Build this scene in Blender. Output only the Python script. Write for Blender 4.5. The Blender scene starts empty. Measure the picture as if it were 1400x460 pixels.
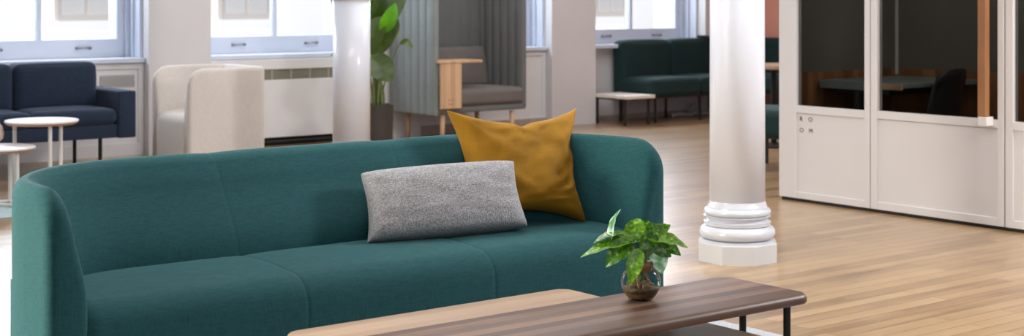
import bpy, bmesh, math, random
from mathutils import Vector, Matrix, noise
random.seed(7)
C = bpy.context.scene.collection
PI = math.pi
TH = math.radians(38.2); ST, CT = math.sin(TH), math.cos(TH)
H0 = 1.30; F = 2050.0

# ------------------------------------------------------------ survey helpers (photo pixel -> room point)
def kdir(px):
    r = (px - 700) / F
    return Vector((ST + r * CT, CT - r * ST, 0))          # horizontal ray for unit depth
def on_y(px, y, py=None):                                  # point on a plane parallel to the window wall
    k = kdir(px); d = y / k.y
    return Vector((k.x * d, y, H0 - ((py + 8) * d / F if py is not None else 0)))
def on_x(px, x, py=None):
    k = kdir(px); d = x / k.x
    return Vector((x, k.y * d, H0 - ((py + 8) * d / F if py is not None else 0)))
def on_h(px, py, h=0.0):
    d = (H0 - h) * F / (py + 8); k = kdir(px)
    return Vector((k.x * d, k.y * d, h))
def at_d(px, py, d):
    k = kdir(px); return Vector((k.x * d, k.y * d, H0 - (py + 8) * d / F))

# ------------------------------------------------------------ materials
def s2l(c):
    return tuple(((v / 255) / 12.92 if v / 255 <= .04045 else ((v / 255 + .055) / 1.055) ** 2.4) for v in c) + (1,)
def new_mat(name):
    m = bpy.data.materials.new(name); m.use_nodes = True
    nt = m.node_tree; b = nt.nodes['Principled BSDF']
    return m, nt, b
def N(nt, t, **kw):
    n = nt.nodes.new(t)
    for k, v in kw.items():
        if k in n.inputs: n.inputs[k].default_value = v
        else: setattr(n, k, v)
    return n
def mat(name, col, rough=.6, metal=0, var=.06, scale=(8, 8, 8), bump=0, bscale=60, spec=.5, sheen=0, detail=4, coat=0):
    m, nt, b = new_mat(name); L = nt.links
    tc = N(nt, 'ShaderNodeTexCoord'); mp = N(nt, 'ShaderNodeMapping'); mp.inputs['Scale'].default_value = scale
    L.new(tc.outputs['Object'], mp.inputs['Vector'])
    no = N(nt, 'ShaderNodeTexNoise'); no.inputs['Scale'].default_value = 1; no.inputs['Detail'].default_value = detail
    L.new(mp.outputs['Vector'], no.inputs['Vector'])
    rp = N(nt, 'ShaderNodeValToRGB'); c = s2l(col)
    rp.color_ramp.elements[0].position = .3; rp.color_ramp.elements[1].position = .7
    rp.color_ramp.elements[0].color = tuple(v * (1 - var) for v in c[:3]) + (1,)
    rp.color_ramp.elements[1].color = tuple(min(1, v * (1 + var)) for v in c[:3]) + (1,)
    L.new(no.outputs['Fac'], rp.inputs['Fac']); L.new(rp.outputs['Color'], b.inputs['Base Color'])
    b.inputs['Roughness'].default_value = rough; b.inputs['Metallic'].default_value = metal
    b.inputs['Specular IOR Level'].default_value = spec
    b.inputs['Sheen Weight'].default_value = sheen; b.inputs['Sheen Roughness'].default_value = .4
    b.inputs['Coat Weight'].default_value = coat; b.inputs['Coat Roughness'].default_value = .15
    if bump:
        n2 = N(nt, 'ShaderNodeTexNoise'); n2.inputs['Scale'].default_value = bscale; n2.inputs['Detail'].default_value = 3
        L.new(tc.outputs['Object'], n2.inputs['Vector'])
        bp = N(nt, 'ShaderNodeBump'); bp.inputs['Strength'].default_value = bump; bp.inputs['Distance'].default_value = .004
        L.new(n2.outputs['Fac'], bp.inputs['Height']); L.new(bp.outputs['Normal'], b.inputs['Normal'])
    return m
def fabric(name, col, var=.12, fine=260, rough=.9, sheen=.25, cross=.5, coarse=.07):
    """woven cloth: thin horizontal and vertical slubs over a soft tone change"""
    m, nt, b = new_mat(name); L = nt.links
    tc = N(nt, 'ShaderNodeTexCoord')
    outs = []
    for sc in ((fine * .12, fine * .12, fine), (fine, fine, fine * .12), (3, 3, 3)):
        mp = N(nt, 'ShaderNodeMapping'); mp.inputs['Scale'].default_value = sc
        L.new(tc.outputs['Object'], mp.inputs['Vector'])
        no = N(nt, 'ShaderNodeTexNoise'); no.inputs['Scale'].default_value = 1; no.inputs['Detail'].default_value = 2
        L.new(mp.outputs['Vector'], no.inputs['Vector']); outs.append(no.outputs['Fac'])
    a = N(nt, 'ShaderNodeMath', operation='ADD'); L.new(outs[0], a.inputs[0]); L.new(outs[1], a.inputs[1])
    h = N(nt, 'ShaderNodeMath', operation='MULTIPLY'); L.new(a.outputs[0], h.inputs[0]); h.inputs[1].default_value = .5
    c = s2l(col)[:3]
    rp = N(nt, 'ShaderNodeValToRGB'); rp.color_ramp.elements[0].position = .35; rp.color_ramp.elements[1].position = .65
    rp.color_ramp.elements[0].color = tuple(v * (1 - var) for v in c) + (1,)
    rp.color_ramp.elements[1].color = tuple(v * (1 + var) for v in c) + (1,)
    L.new(h.outputs[0], rp.inputs['Fac'])
    mr = N(nt, 'ShaderNodeMapRange'); mr.inputs['From Min'].default_value = .3; mr.inputs['From Max'].default_value = .7
    mr.inputs['To Min'].default_value = 1 - coarse; mr.inputs['To Max'].default_value = 1 + coarse
    L.new(outs[2], mr.inputs['Value'])
    mx = N(nt, 'ShaderNodeVectorMath', operation='SCALE'); L.new(rp.outputs['Color'], mx.inputs[0]); L.new(mr.outputs[0], mx.inputs['Scale'])
    L.new(mx.outputs[0], b.inputs['Base Color'])
    b.inputs['Roughness'].default_value = rough; b.inputs['Sheen Weight'].default_value = sheen
    b.inputs['Sheen Roughness'].default_value = .45; b.inputs['Sheen Tint'].default_value = tuple(min(1, v * 2 + .1) for v in c) + (1,); b.inputs['Specular IOR Level'].default_value = .25
    bp = N(nt, 'ShaderNodeBump'); bp.inputs['Strength'].default_value = .35; bp.inputs['Distance'].default_value = .0015
    L.new(h.outputs[0], bp.inputs['Height']); L.new(bp.outputs['Normal'], b.inputs['Normal'])
    return m
def wood(name, cols, strip=.06, along='x', rough=.35, grain=1.0, length=1.2, spec=.5, axes=None, stripvar=1.0, coat=0, bumpd=.3, cc='Object', seam=.0):
    """strips of timber: each strip its own tone, fine grain along it"""
    m, nt, b = new_mat(name); L = nt.links
    tc = N(nt, 'ShaderNodeTexCoord'); sp = N(nt, 'ShaderNodeSeparateXYZ'); L.new(tc.outputs[cc], sp.inputs[0])
    A, B = {'x': ('X', 'Y'), 'y': ('Y', 'X'), 'z': ('Z', 'X')}[along] if axes is None else axes
    cb = N(nt, 'ShaderNodeCombineXYZ'); L.new(sp.outputs[A], cb.inputs[0]); L.new(sp.outputs[B], cb.inputs[1])
    br = N(nt, 'ShaderNodeTexBrick'); L.new(cb.outputs[0], br.inputs['Vector'])
    br.offset = .37; br.offset_frequency = 2; br.squash = 1
    br.inputs['Scale'].default_value = 1; br.inputs['Brick Width'].default_value = length; br.inputs['Row Height'].default_value = strip
    br.inputs['Mortar Size'].default_value = seam; br.inputs['Color1'].default_value = (0, 0, 0, 1); br.inputs['Color2'].default_value = (1, 1, 1, 1)
    br.inputs['Mortar'].default_value = (.1, .1, .1, 1); br.inputs['Bias'].default_value = 0
    mp = N(nt, 'ShaderNodeMapping'); mp.inputs['Scale'].default_value = (3 * grain, 60 * grain, 1)
    L.new(cb.outputs[0], mp.inputs['Vector'])
    ad = N(nt, 'ShaderNodeVectorMath', operation='MULTIPLY_ADD'); L.new(br.outputs['Color'], ad.inputs[0]); ad.inputs[1].default_value = (7, 13, 5)
    L.new(mp.outputs[0], ad.inputs[2])
    no = N(nt, 'ShaderNodeTexNoise'); no.inputs['Scale'].default_value = 1; no.inputs['Detail'].default_value = 5; no.inputs['Distortion'].default_value = .6
    L.new(ad.outputs[0], no.inputs['Vector'])
    n2 = N(nt, 'ShaderNodeTexNoise'); n2.inputs['Scale'].default_value = 2.2; n2.inputs['Detail'].default_value = 3
    L.new(cb.outputs[0], n2.inputs['Vector'])
    a = N(nt, 'ShaderNodeMath', operation='MULTIPLY'); L.new(br.outputs['Color'], a.inputs[0]); a.inputs[1].default_value = .42 * stripvar
    a2 = N(nt, 'ShaderNodeMath', operation='MULTIPLY_ADD'); L.new(no.outputs['Fac'], a2.inputs[0]); a2.inputs[1].default_value = .45; L.new(a.outputs[0], a2.inputs[2])
    a3 = N(nt, 'ShaderNodeMath', operation='MULTIPLY_ADD'); L.new(n2.outputs['Fac'], a3.inputs[0]); a3.inputs[1].default_value = .3; L.new(a2.outputs[0], a3.inputs[2])
    rp = N(nt, 'ShaderNodeValToRGB'); els = rp.color_ramp.elements
    n = len(cols)
    els[0].position = .28; els[0].color = s2l(cols[0]); els[1].position = .85; els[1].color = s2l(cols[-1])
    for i in range(1, n - 1):
        e = els.new(.28 + .57 * i / (n - 1)); e.color = s2l(cols[i])
    L.new(a3.outputs[0], rp.inputs['Fac'])
    if seam > 0:
        mx = N(nt, 'ShaderNodeMix', data_type='RGBA', blend_type='MULTIPLY')
        sv = N(nt, 'ShaderNodeMath', operation='MULTIPLY'); L.new(br.outputs['Fac'], sv.inputs[0]); sv.inputs[1].default_value = .45
        L.new(sv.outputs[0], mx.inputs['Factor']); L.new(rp.outputs['Color'], mx.inputs['A']); mx.inputs['B'].default_value = (.35, .25, .18, 1)
        L.new(mx.outputs['Result'], b.inputs['Base Color'])
    else: L.new(rp.outputs['Color'], b.inputs['Base Color'])
    rr = N(nt, 'ShaderNodeMapRange'); rr.inputs['To Min'].default_value = rough * .8; rr.inputs['To Max'].default_value = rough * 1.25
    L.new(no.outputs['Fac'], rr.inputs['Value']); L.new(rr.outputs[0], b.inputs['Roughness'])
    b.inputs['Specular IOR Level'].default_value = spec; b.inputs['Coat Weight'].default_value = coat; b.inputs['Coat Roughness'].default_value = .28
    bp = N(nt, 'ShaderNodeBump'); bp.inputs['Strength'].default_value = bumpd; bp.inputs['Distance'].default_value = .0008
    L.new(no.outputs['Fac'], bp.inputs['Height']); L.new(bp.outputs['Normal'], b.inputs['Normal'])
    return m
def pane_mat(name, tint=(1, 1, 1), refl=.08, rough=.02):
    m = bpy.data.materials.new(name); m.use_nodes = True; nt = m.node_tree; nt.nodes.clear(); L = nt.links
    o = N(nt, 'ShaderNodeOutputMaterial'); mx = N(nt, 'ShaderNodeMixShader')
    t = N(nt, 'ShaderNodeBsdfTransparent'); t.inputs['Color'].default_value = tuple(tint) + (1,)
    g = N(nt, 'ShaderNodeBsdfGlossy'); g.inputs['Roughness'].default_value = rough
    fr = N(nt, 'ShaderNodeLayerWeight'); fr.inputs['Blend'].default_value = .12
    ml = N(nt, 'ShaderNodeMath', operation='MULTIPLY'); ml.inputs[1].default_value = refl / .1; L.new(fr.outputs['Fresnel'], ml.inputs[0])
    cl = N(nt, 'ShaderNodeMath', operation='MINIMUM'); cl.inputs[1].default_value = .8; L.new(ml.outputs[0], cl.inputs[0])
    L.new(cl.outputs[0], mx.inputs[0]); L.new(t.outputs[0], mx.inputs[1]); L.new(g.outputs[0], mx.inputs[2]); L.new(mx.outputs[0], o.inputs[0])
    return m
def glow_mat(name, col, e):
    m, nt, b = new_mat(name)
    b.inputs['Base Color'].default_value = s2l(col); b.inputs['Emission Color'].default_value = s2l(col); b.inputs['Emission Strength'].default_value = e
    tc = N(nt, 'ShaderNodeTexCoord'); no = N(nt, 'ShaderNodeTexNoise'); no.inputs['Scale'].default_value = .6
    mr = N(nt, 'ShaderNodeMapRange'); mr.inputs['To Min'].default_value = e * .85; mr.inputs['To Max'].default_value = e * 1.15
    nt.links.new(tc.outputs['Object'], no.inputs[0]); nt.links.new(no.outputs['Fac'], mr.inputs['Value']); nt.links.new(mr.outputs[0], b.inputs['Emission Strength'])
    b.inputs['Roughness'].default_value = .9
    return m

M = {}
M['wall'] = mat('painted_wall', (214, 211, 213), .75, var=.02, scale=(2, 2, 2), bump=.08, bscale=30)
M['trim'] = mat('white_gloss_paint', (208, 215, 230), .35, var=.015)
M['cover'] = mat('white_radiator_paint', (224, 222, 224), .5, var=.02)
M['grille'] = mat('dark_grille', (120, 118, 104), .6, var=.08)
M['basebrown'] = mat('dull_brown_skirting', (176, 160, 152), .5, var=.1)
M['dark'] = mat('dark_void', (35, 32, 30), .8)  # near-black; also paints the shade in gaps under cabinet and booth
M['ceil'] = mat('ceiling_paint', (235, 232, 228), .8, var=.01)
M['floor'] = wood('maple_floor', [(118, 88, 58), (158, 127, 90), (178, 148, 110), (200, 174, 138)], strip=.082, along='x', rough=.3, grain=.4, length=.9, spec=.6, coat=.45, seam=.003, bumpd=.25, stripvar=.55)
M['column'] = mat('glossy_white_column_paint', (222, 226, 238), .3, var=.012, scale=(3, 3, 1), bump=.05, bscale=14, coat=.35)
M['columnbase'] = mat('glossy_base_paint', (200, 203, 212), .3, var=.012, bump=.05, bscale=14, coat=.3)
M['columnmatt'] = mat('white_plinth_paint', (196, 196, 198), .4, var=.02)
M['beige'] = mat('beige_paint', (214, 200, 188), .6, var=.02)
M['teal'] = fabric('teal_wool', (26, 70, 74), var=.19, fine=230, sheen=.2, coarse=.04)
M['navy'] = fabric('navy_cloth', (36, 47, 66), var=.22, fine=200, sheen=.9)
M['navytop'] = M['navy']
M['cream'] = fabric('cream_boucle', (212, 204, 198), var=.07, fine=220, sheen=.3, coarse=.03)
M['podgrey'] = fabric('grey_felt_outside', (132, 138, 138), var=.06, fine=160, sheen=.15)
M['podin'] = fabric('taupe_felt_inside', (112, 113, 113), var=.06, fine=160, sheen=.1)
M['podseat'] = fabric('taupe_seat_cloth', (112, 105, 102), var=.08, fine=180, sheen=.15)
M['darkgreen'] = fabric('dark_green_cloth', (27, 48, 49), var=.15, fine=180, sheen=.5)
M['greentop'] = M['darkgreen']
M['oak'] = wood('pale_oak', [(188, 148, 114), (206, 168, 132), (218, 184, 150)], strip=.05, along='z', rough=.45, grain=.8, length=2)
M['handlewood'] = wood('door_handle_oak', [(140, 94, 60), (164, 114, 74), (182, 132, 90)], strip=.2, along='z', rough=.4, grain=1, length=3)
M['walnut'] = wood('walnut_top', [(58, 36, 28), (82, 58, 47), (98, 72, 60), (128, 98, 79)], strip=.045, along='x', rough=.42, grain=.5, length=3.1, spec=.35, stripvar=1.1)
M['lightoak'] = wood('light_oak_top', [(142, 114, 92), (164, 136, 112), (182, 156, 132)], strip=.07, along='x', rough=.4, grain=.5, length=3.1, stripvar=.8)
M['olive'] = wood('olive_ash_top', [(196, 162, 126), (214, 180, 144), (228, 196, 162)], strip=.2, along='x', rough=.5, grain=.5, length=3.1, stripvar=.6)
M['blackmetal'] = mat('black_powder_coat', (16, 16, 17), .45, metal=.3, var=.1)
M['darkmetal'] = mat('dark_grey_metal', (52, 52, 54), .45, metal=.4, var=.1)
M['whitemetal'] = mat('white_powder_coat', (226, 224, 222), .4, var=.01)
M['whitetop'] = mat('white_laminate', (240, 238, 240), .3, var=.01)
M['plyedge'] = mat('plywood_edge', (190, 150, 130), .5, var=.1)
M['booth'] = mat('warm_white_booth_panel', (212, 208, 208), .5, var=.01, scale=(1, 1, 1))
M['boothgrey'] = fabric('grey_acoustic_felt', (118, 113, 108), var=.06, fine=120, sheen=0)
M['boothwood'] = wood('booth_walnut_band', [(110, 70, 44), (150, 100, 64), (178, 126, 84)], strip=.05, along='z', rough=.4, grain=1, length=3, axes=('Z', 'Y'))
M['boothwood2'] = wood('booth_walnut_side', [(110, 70, 44), (150, 100, 64), (178, 126, 84)], strip=.05, along='z', rough=.4, grain=1, length=3)
M['desk'] = mat('grey_green_laminate', (128, 140, 138), .35, var=.03)
M['chairblack'] = mat('black_plastic', (34, 36, 40), .5, var=.05)
M['ink'] = mat('printed_grey_letters', (70, 66, 62), .6, var=.02)
M['rug'] = mat('grey_rug', (176, 178, 184), .95, var=.16, scale=(120, 120, 120), bump=.6, bscale=220, spec=.1)
M['rugpale'] = mat('pale_aqua_rug', (176, 196, 200), .95, var=.1, scale=(60, 60, 60), bump=.5, bscale=200, spec=.1)
M['planter'] = mat('dark_brown_planter', (58, 50, 46), .6, var=.1)
M['soil'] = mat('potting_soil', (70, 56, 44), .95, var=.3, scale=(40, 40, 40), bump=.8)
M['facade'] = glow_mat('glowing_cream_facade', (235, 230, 228), .95)  # daylight on the facade is put in as emission
M['facadewin'] = glow_mat('facade_window_frames', (190, 182, 176), .66)  # frames glow with painted-in daylight
M['facadepane'] = glow_mat('facade_window_panes', (204, 198, 194), .74)  # panes likewise emit their own daylight
M['winglass'] = pane_mat('window_pane', (.97, .985, 1.0), .05)
M['boothglass'] = pane_mat('tinted_booth_glass', (.66, .66, .65), .035)
M['vaseglass'] = pane_mat('clear_vase_glass', (.93, .96, .95), .12, .01)
M['pink'] = mat('salmon_panel', (240, 168, 148), .8, var=.03)
M['greenpaint'] = mat('sage_paint', (122, 150, 120), .8, var=.03)
M['redbrown'] = mat('dark_red_cloth', (96, 34, 30), .8, var=.1)
M['cable'] = mat('white_cable', (225, 222, 220), .5, var=.02)
M['steel'] = mat('brushed_steel', (150, 150, 155), .35, metal=.8, var=.05)
M['ceramic'] = mat('pinkish_ceramic', (226, 206, 200), .3, var=.02)
M['woodcollar'] = wood('vase_collar_wood', [(92, 60, 40), (122, 84, 58), (150, 108, 78)], strip=.2, along='x', rough=.5, grain=3, length=3)
M['stem'] = mat('pale_green_stem', (104, 122, 62), .45, var=.15)
M['root'] = mat('brown_root', (132, 100, 62), .6, var=.25, scale=(60, 60, 60))
M['silt'] = mat('amber_silt', (78, 54, 26), .7, var=.45, scale=(120, 120, 120), bump=.6, bscale=150)

def leaf_mat(name, dark, light, pale, scale=45, amt=.62, rough=.32, trans=.25):
    m, nt, b = new_mat(name); L = nt.links
    tc = N(nt, 'ShaderNodeTexCoord'); no = N(nt, 'ShaderNodeTexNoise'); no.inputs['Scale'].default_value = scale; no.inputs['Detail'].default_value = 4
    L.new(tc.outputs['Object'], no.inputs['Vector'])
    rp = N(nt, 'ShaderNodeValToRGB'); e = rp.color_ramp.elements
    e[0].position = .35; e[0].color = s2l(dark); e[1].position = amt + .08; e[1].color = s2l(pale)
    x = e.new(amt - .04); x.color = s2l(light)
    L.new(no.outputs['Fac'], rp.inputs['Fac']); L.new(rp.outputs['Color'], b.inputs['Base Color'])
    b.inputs['Roughness'].default_value = rough; b.inputs['Specular IOR Level'].default_value = .6
    tr = N(nt, 'ShaderNodeBsdfTranslucent'); L.new(rp.outputs['Color'], tr.inputs['Color'])
    mx = N(nt, 'ShaderNodeMixShader'); mx.inputs[0].default_value = trans
    out = nt.nodes['Material Output']; L.new(b.outputs[0], mx.inputs[1]); L.new(tr.outputs[0], mx.inputs[2]); L.new(mx.outputs[0], out.inputs[0])
    return m
M['pothos'] = leaf_mat('pothos_leaf', (62, 112, 20), (112, 166, 34), (220, 224, 130), 95, .66)
M['pothosdark'] = leaf_mat('pothos_leaf_dark', (40, 86, 18), (78, 132, 28), (160, 196, 96), 95, .64)
M['pothospale'] = leaf_mat('pothos_leaf_pale', (60, 130, 60), (150, 190, 160), (224, 232, 222), 30, .5)
M['bigleaf'] = leaf_mat('broad_leaf', (48, 70, 26), (78, 98, 36), (104, 124, 54), 6, .66, trans=.3)
M['limeleaf'] = leaf_mat('lime_leaf', (86, 160, 24), (120, 196, 34), (160, 220, 60), 6, .66, trans=.5)

# ------------------------------------------------------------ mesh helpers
def BM(): return bmesh.new()
def obj(name, bm, m, parent=None, smooth=False, auto=None, loc=None):
    me = bpy.data.meshes.new(name); bmesh.ops.recalc_face_normals(bm, faces=bm.faces); bm.to_mesh(me); bm.free()
    o = bpy.data.objects.new(name, me); C.objects.link(o)
    if m: me.materials.append(m)
    if parent: o.parent = parent
    if loc is not None: o.location = loc
    if smooth or auto is not None:
        for p in me.polygons: p.use_smooth = True
        if auto is not None:
            me.set_sharp_from_angle(angle=math.radians(auto))
    return o
def thing(name, label, cat, loc=(0, 0, 0), rotz=0, group=None):
    o = bpy.data.objects.new(name, None); C.objects.link(o); o.empty_display_size = .1
    o.location = loc; o.rotation_euler = (0, 0, rotz); o['label'] = label; o['category'] = cat
    if group: o['group'] = group
    return o
def tag(o, label, cat, group=None):
    o['label'] = label; o['category'] = cat
    if group: o['group'] = group
    return o
def struct(name, bm, m, parent=None, **kw):
    o = obj(name, bm, m, parent, **kw)
    if parent is None: o['kind'] = 'structure'
    return o
def box(bm, x0, x1, y0, y1, z0, z1, bev=0, seg=2):
    r = bmesh.ops.create_cube(bm, size=1)
    vs = r['verts']
    for v in vs:
        v.co = Vector(((x0 + x1) / 2 + v.co.x * (x1 - x0), (y0 + y1) / 2 + v.co.y * (y1 - y0), (z0 + z1) / 2 + v.co.z * (z1 - z0)))
    if bev:
        es = list({e for v in vs for e in v.link_edges})
        bmesh.ops.bevel(bm, geom=es, offset=bev, segments=seg, profile=.5, affect='EDGES')
    return bm
def rings(bm, rs, cap=True, closed=True):
    """rs: list of rings of points, skinned in order"""
    V = [[bm.verts.new(p) for p in r] for r in rs]
    n = len(rs[0])
    for a, b in zip(V, V[1:]):
        for i in range(n if closed else n - 1):
            j = (i + 1) % n
            try: bm.faces.new((a[i], a[j], b[j], b[i]))
            except ValueError: pass
    if cap and closed:
        bm.faces.new(V[0][::-1]); bm.faces.new(V[-1])
    return V
def tube(bm, pts, r, n=10, cap=True):
    pts = [Vector(p) for p in pts]; rs = []
    rad = r if isinstance(r, (list, tuple)) else [r] * len(pts)
    t0 = (pts[1] - pts[0]).normalized(); up = Vector((0, 0, 1)) if abs(t0.z) < .9 else Vector((1, 0, 0))
    s = t0.cross(up).normalized()
    for i, p in enumerate(pts):
        t = ((pts[min(i + 1, len(pts) - 1)] - pts[max(i - 1, 0)])).normalized()
        s = (s - t * s.dot(t)).normalized(); u = t.cross(s)
        rs.append([p + (s * math.cos(2 * PI * k / n) + u * math.sin(2 * PI * k / n)) * rad[i] for k in range(n)])
    rings(bm, rs, cap)
    return bm
def lathe(bm, prof, n=48, c=(0, 0), cap=True):
    rs = [[Vector((c[0] + r * math.cos(2 * PI * k / n), c[1] + r * math.sin(2 * PI * k / n), z)) for k in range(n)] for r, z in prof]
    rings(bm, rs, cap); return bm
def rrect(x0, x1, y0, y1, r, n=8):
    out = []
    for cx, cy, a0 in ((x1 - r, y1 - r, 0), (x0 + r, y1 - r, PI / 2), (x0 + r, y0 + r, PI), (x1 - r, y0 + r, 1.5 * PI)):
        for k in range(n + 1):
            a = a0 + k * PI / 2 / n; out.append((cx + r * math.cos(a), cy + r * math.sin(a)))
    return out
def slab(bm, x0, x1, y0, y1, z0, z1, r, e=.01, n=8, ebot=None):
    """table top with rounded plan corners and rounded edge"""
    eb = e if ebot is None else ebot; rs = []
    for k in range(5):
        a = k * PI / 2 / 4; i = eb * (1 - math.sin(a)); rs.append([(p[0], p[1], z0 + eb * (1 - math.cos(a))) for p in rrect(x0 + i, x1 - i, y0 + i, y1 - i, max(r - i, .002), n)])
    for k in range(5):
        a = k * PI / 2 / 4; i = e * (1 - math.cos(a)); rs.append([(p[0], p[1], z1 - e * (1 - math.sin(a))) for p in rrect(x0 + i, x1 - i, y0 + i, y1 - i, max(r - i, .002), n)])
    rings(bm, rs); return bm
def sm(t): t = max(0, min(1, t)); return t * t * (3 - 2 * t)

# ------------------------------------------------------------ upholstered wrap-around shell (sofa and tub chair)
def shell(W, D, Hh, R, ta, tb, topa, topb, zs, z0=.06, rf=.03, rt=.13, seams=(), rtop=.05, crown=.0, flare=0):
    """outer footprint W x D, open at y=0; arms thickness ta, back tb at seat level, topa/topb at the top"""
    st = []
    ds = [0, .002, .006, .012, .02, .03, .045, .065, .09, .12, .16, .2]
    ds = [d for d in ds if d < D - R - .01]
    for d in ds: st.append((Vector((0, d)), Vector((1, 0)), 0, d))
    m = 6
    for k in range(1, m + 1):
        d = ds[-1] + (D - R - ds[-1]) * k / m; st.append((Vector((0, d)), Vector((1, 0)), 0, d))
    for k in range(1, 15):
        a = PI - k * PI / 2 / 14; dv = Vector((math.cos(a), math.sin(a)))
        st.append((Vector((R, D - R)) + dv * R, -dv, sm(k / 14), 9))
    xs = [R + (W / 2 - R) * k / 8 for k in range(1, 9)]
    for s in seams:
        for q in (-.05, -.03, -.016, -.008, -.003, 0, .003, .008, .016, .03, .05):
            if s + q <= W / 2 + 1e-6 or True: xs.append(s + q)
    xs = sorted(set(round(x, 4) for x in xs + [W - x for x in xs if not seams] + ([R + (W - 2 * R) * k / 16 for k in range(1, 16)] if seams else [])))
    xs = [x for x in xs if R + .005 < x < W - R - .005]
    for x in xs: st.append((Vector((x, D)), Vector((0, -1)), 1, 9))
    rev = []
    for p, nrm, b, d in st:
        if p.x < R + .001 and (b < 1 or abs(nrm.x) > .01 or p.y < D - 1e-4 or p.x < R + .001):
            rev.append((Vector((W - p.x, p.y)), Vector((-nrm.x, nrm.y)), b, d))
    st += rev[::-1]
    rs = []
    for p, nrm, b, d in st:
        tbm = ta + (tb - ta) * b; tt = topa + (topb - topa) * b
        ins = rf - math.sqrt(max(0, rf * rf - max(0, rf - d) ** 2)); drop = rt - math.sqrt(max(0, rt * rt - max(0, rt - d) ** 2))
        cr = 0; g = 0
        if b == 1 and seams:
            edges = [0] + list(seams) + [W]
            for s in seams: g += .0012 * math.exp(-((p.x - s) / .006) ** 2); cr -= .004 * math.exp(-((p.x - s) / .07) ** 2)
        top = Hh - drop + cr; pts = []
        def inner(z): return tt + (tbm - tt) * sm((top - z) / max(.05, top - zs)) if z > zs else tbm
        ht = rtop; 
        zo = [z0 + (top - ht - z0) * k / 6 for k in range(7)]
        for z in zo: pts.append((ins + g * .5, z))
        half = tt / 2 
        for k in range(1, 12):
            a = PI - k * PI / 12
            n_ = half + math.cos(a) * (half - ins - g * .5); z_ = top - ht + ht * math.sin(a) - g
            pts.append((n_, z_))
        zi = [top - ht - (top - ht - zs) * k / 8 for k in range(9)]
        for z in zi: pts.append((inner(z) - ins - g, z) if True else None)
        pts.append((tbm - ins, z0))
        rs.append([Vector((p.x + nrm.x * a, p.y + nrm.y * a, z)) for a, z in pts])
    bm = BM(); rings(bm, rs); return bm
def seat_block(x0, x1, y0, y1, z0, z1, r=.07, seams=(), crown=.012, yb=None, n=20):
    xs = [x0 + (x1 - x0) * k / n for k in range(n + 1)]
    for s in seams:
        for q in (-.06, -.035, -.016, -.008, -.003, 0, .003, .008, .016, .035, .06): xs.append(s + q)
    xs = sorted(set(round(x, 4) for x in xs)); rs = []
    ed = [x0] + list(seams) + [x1]
    for x in xs:
        g = sum(.0025 * math.exp(-((x - s) / .006) ** 2) for s in seams); dip = sum(.003 * math.exp(-((x - s) / .06) ** 2) for s in seams)
        pts = [(y0 + g, z0 + (z1 - r - z0) * k / 5) for k in range(6)]
        for k in range(1, 9):
            a = k * PI / 2 / 8; pts.append((y0 + r - (r - g) * math.cos(a), z1 - r + (r - g - dip) * math.sin(a)))
        for k in range(1, 9):
            t = k / 8; pts.append((y0 + r + (y1 - y0 - r) * t, z1 - g - dip + crown * math.sin(PI * t) ))
        pts.append((y1, z0))
        rs.append([Vector((x, y, z)) for y, z in pts])
    bm = BM(); rings(bm, rs); return bm

def pillow(c, T, conc=.03, notch=None, n=44, folds=(), rnd=.5, seed=0, amp=.004, concv=None):
    """c: TL, TR, BR, BL corners; stuffed cushion with pinched corners"""
    tl, tr, br, bl = [Vector(p) for p in c]
    nrm = ((tr - tl).cross(bl - tl)).normalized()
    if nrm.y > 0: nrm = -nrm          # front faces the sofa's open side
    concv = conc if concv is None else concv; bm = BM(); sides = []
    def P(u, v, s):
        uu = u + (-u) * 0; 
        p = (tl * (1 - u) * (1 + v) + tr * (1 + u) * (1 + v) + bl * (1 - u) * (1 - v) + br * (1 + u) * (1 - v)) / 4
        ex = ((tr - tl) + (br - bl)).normalized(); ey = ((tl - bl) + (tr - br)).normalized()
        ox = -conc * (1 - abs(v) ** 2.2) * u * abs(u); oy = -concv * (1 - abs(u) ** 2.2) * v * abs(v)
        if notch and v > 0:
            oy -= notch[1] * math.exp(-((u - notch[0]) / notch[2]) ** 2) * v ** 3
        th = T / 2 * (max(0, (1 - u ** 4)) * max(0, (1 - v ** 4))) ** rnd * (1 + .15 * (1 - u * u) * (1 - v * v))
        q = p + ex * ox + ey * oy
        w = 0
        for (fu, fv, ang, ln, wd, dp) in folds:
            du, dv = u - fu, v - fv; a = du * math.cos(ang) + dv * math.sin(ang); b = -du * math.sin(ang) + dv * math.cos(ang)
            w += dp * math.exp(-(a / ln) ** 2) * (math.exp(-(b / wd) ** 2) - .5 * math.exp(-((b - 1.8 * wd) / wd) ** 2))
        w += amp * noise.noise(Vector((u * 2.6 + seed, v * 2.6, seed))) + amp * .4 * noise.noise(Vector((u * 6 + seed, v * 6, seed)))
        env = (max(0, 1 - u ** 6) * max(0, 1 - v ** 6))
        return q + nrm * (s * th + w * env * (1 if s > 0 else -.3))
    us = [math.sin((2 * k / n - 1) * PI / 2) for k in range(n + 1)]
    for s in (1, -1):
        sides.append([[P(u, v, s) for u in us] for v in us])
    V = [[bm.verts.new(p) for p in r] for r in sides[0]]
    B = [[(V[i][j] if i in (0, n) or j in (0, n) else bm.verts.new(sides[1][i][j])) for j in range(n + 1)] for i in range(n + 1)]
    for i in range(n):
        for j in range(n):
            for G, fl in ((V, 0), (B, 1)):
                f = (G[i][j], G[i][j + 1], G[i + 1][j + 1], G[i + 1][j]); f = f[::-1] if fl else f
                try: bm.faces.new(f)
                except ValueError: pass
    return bm

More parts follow.
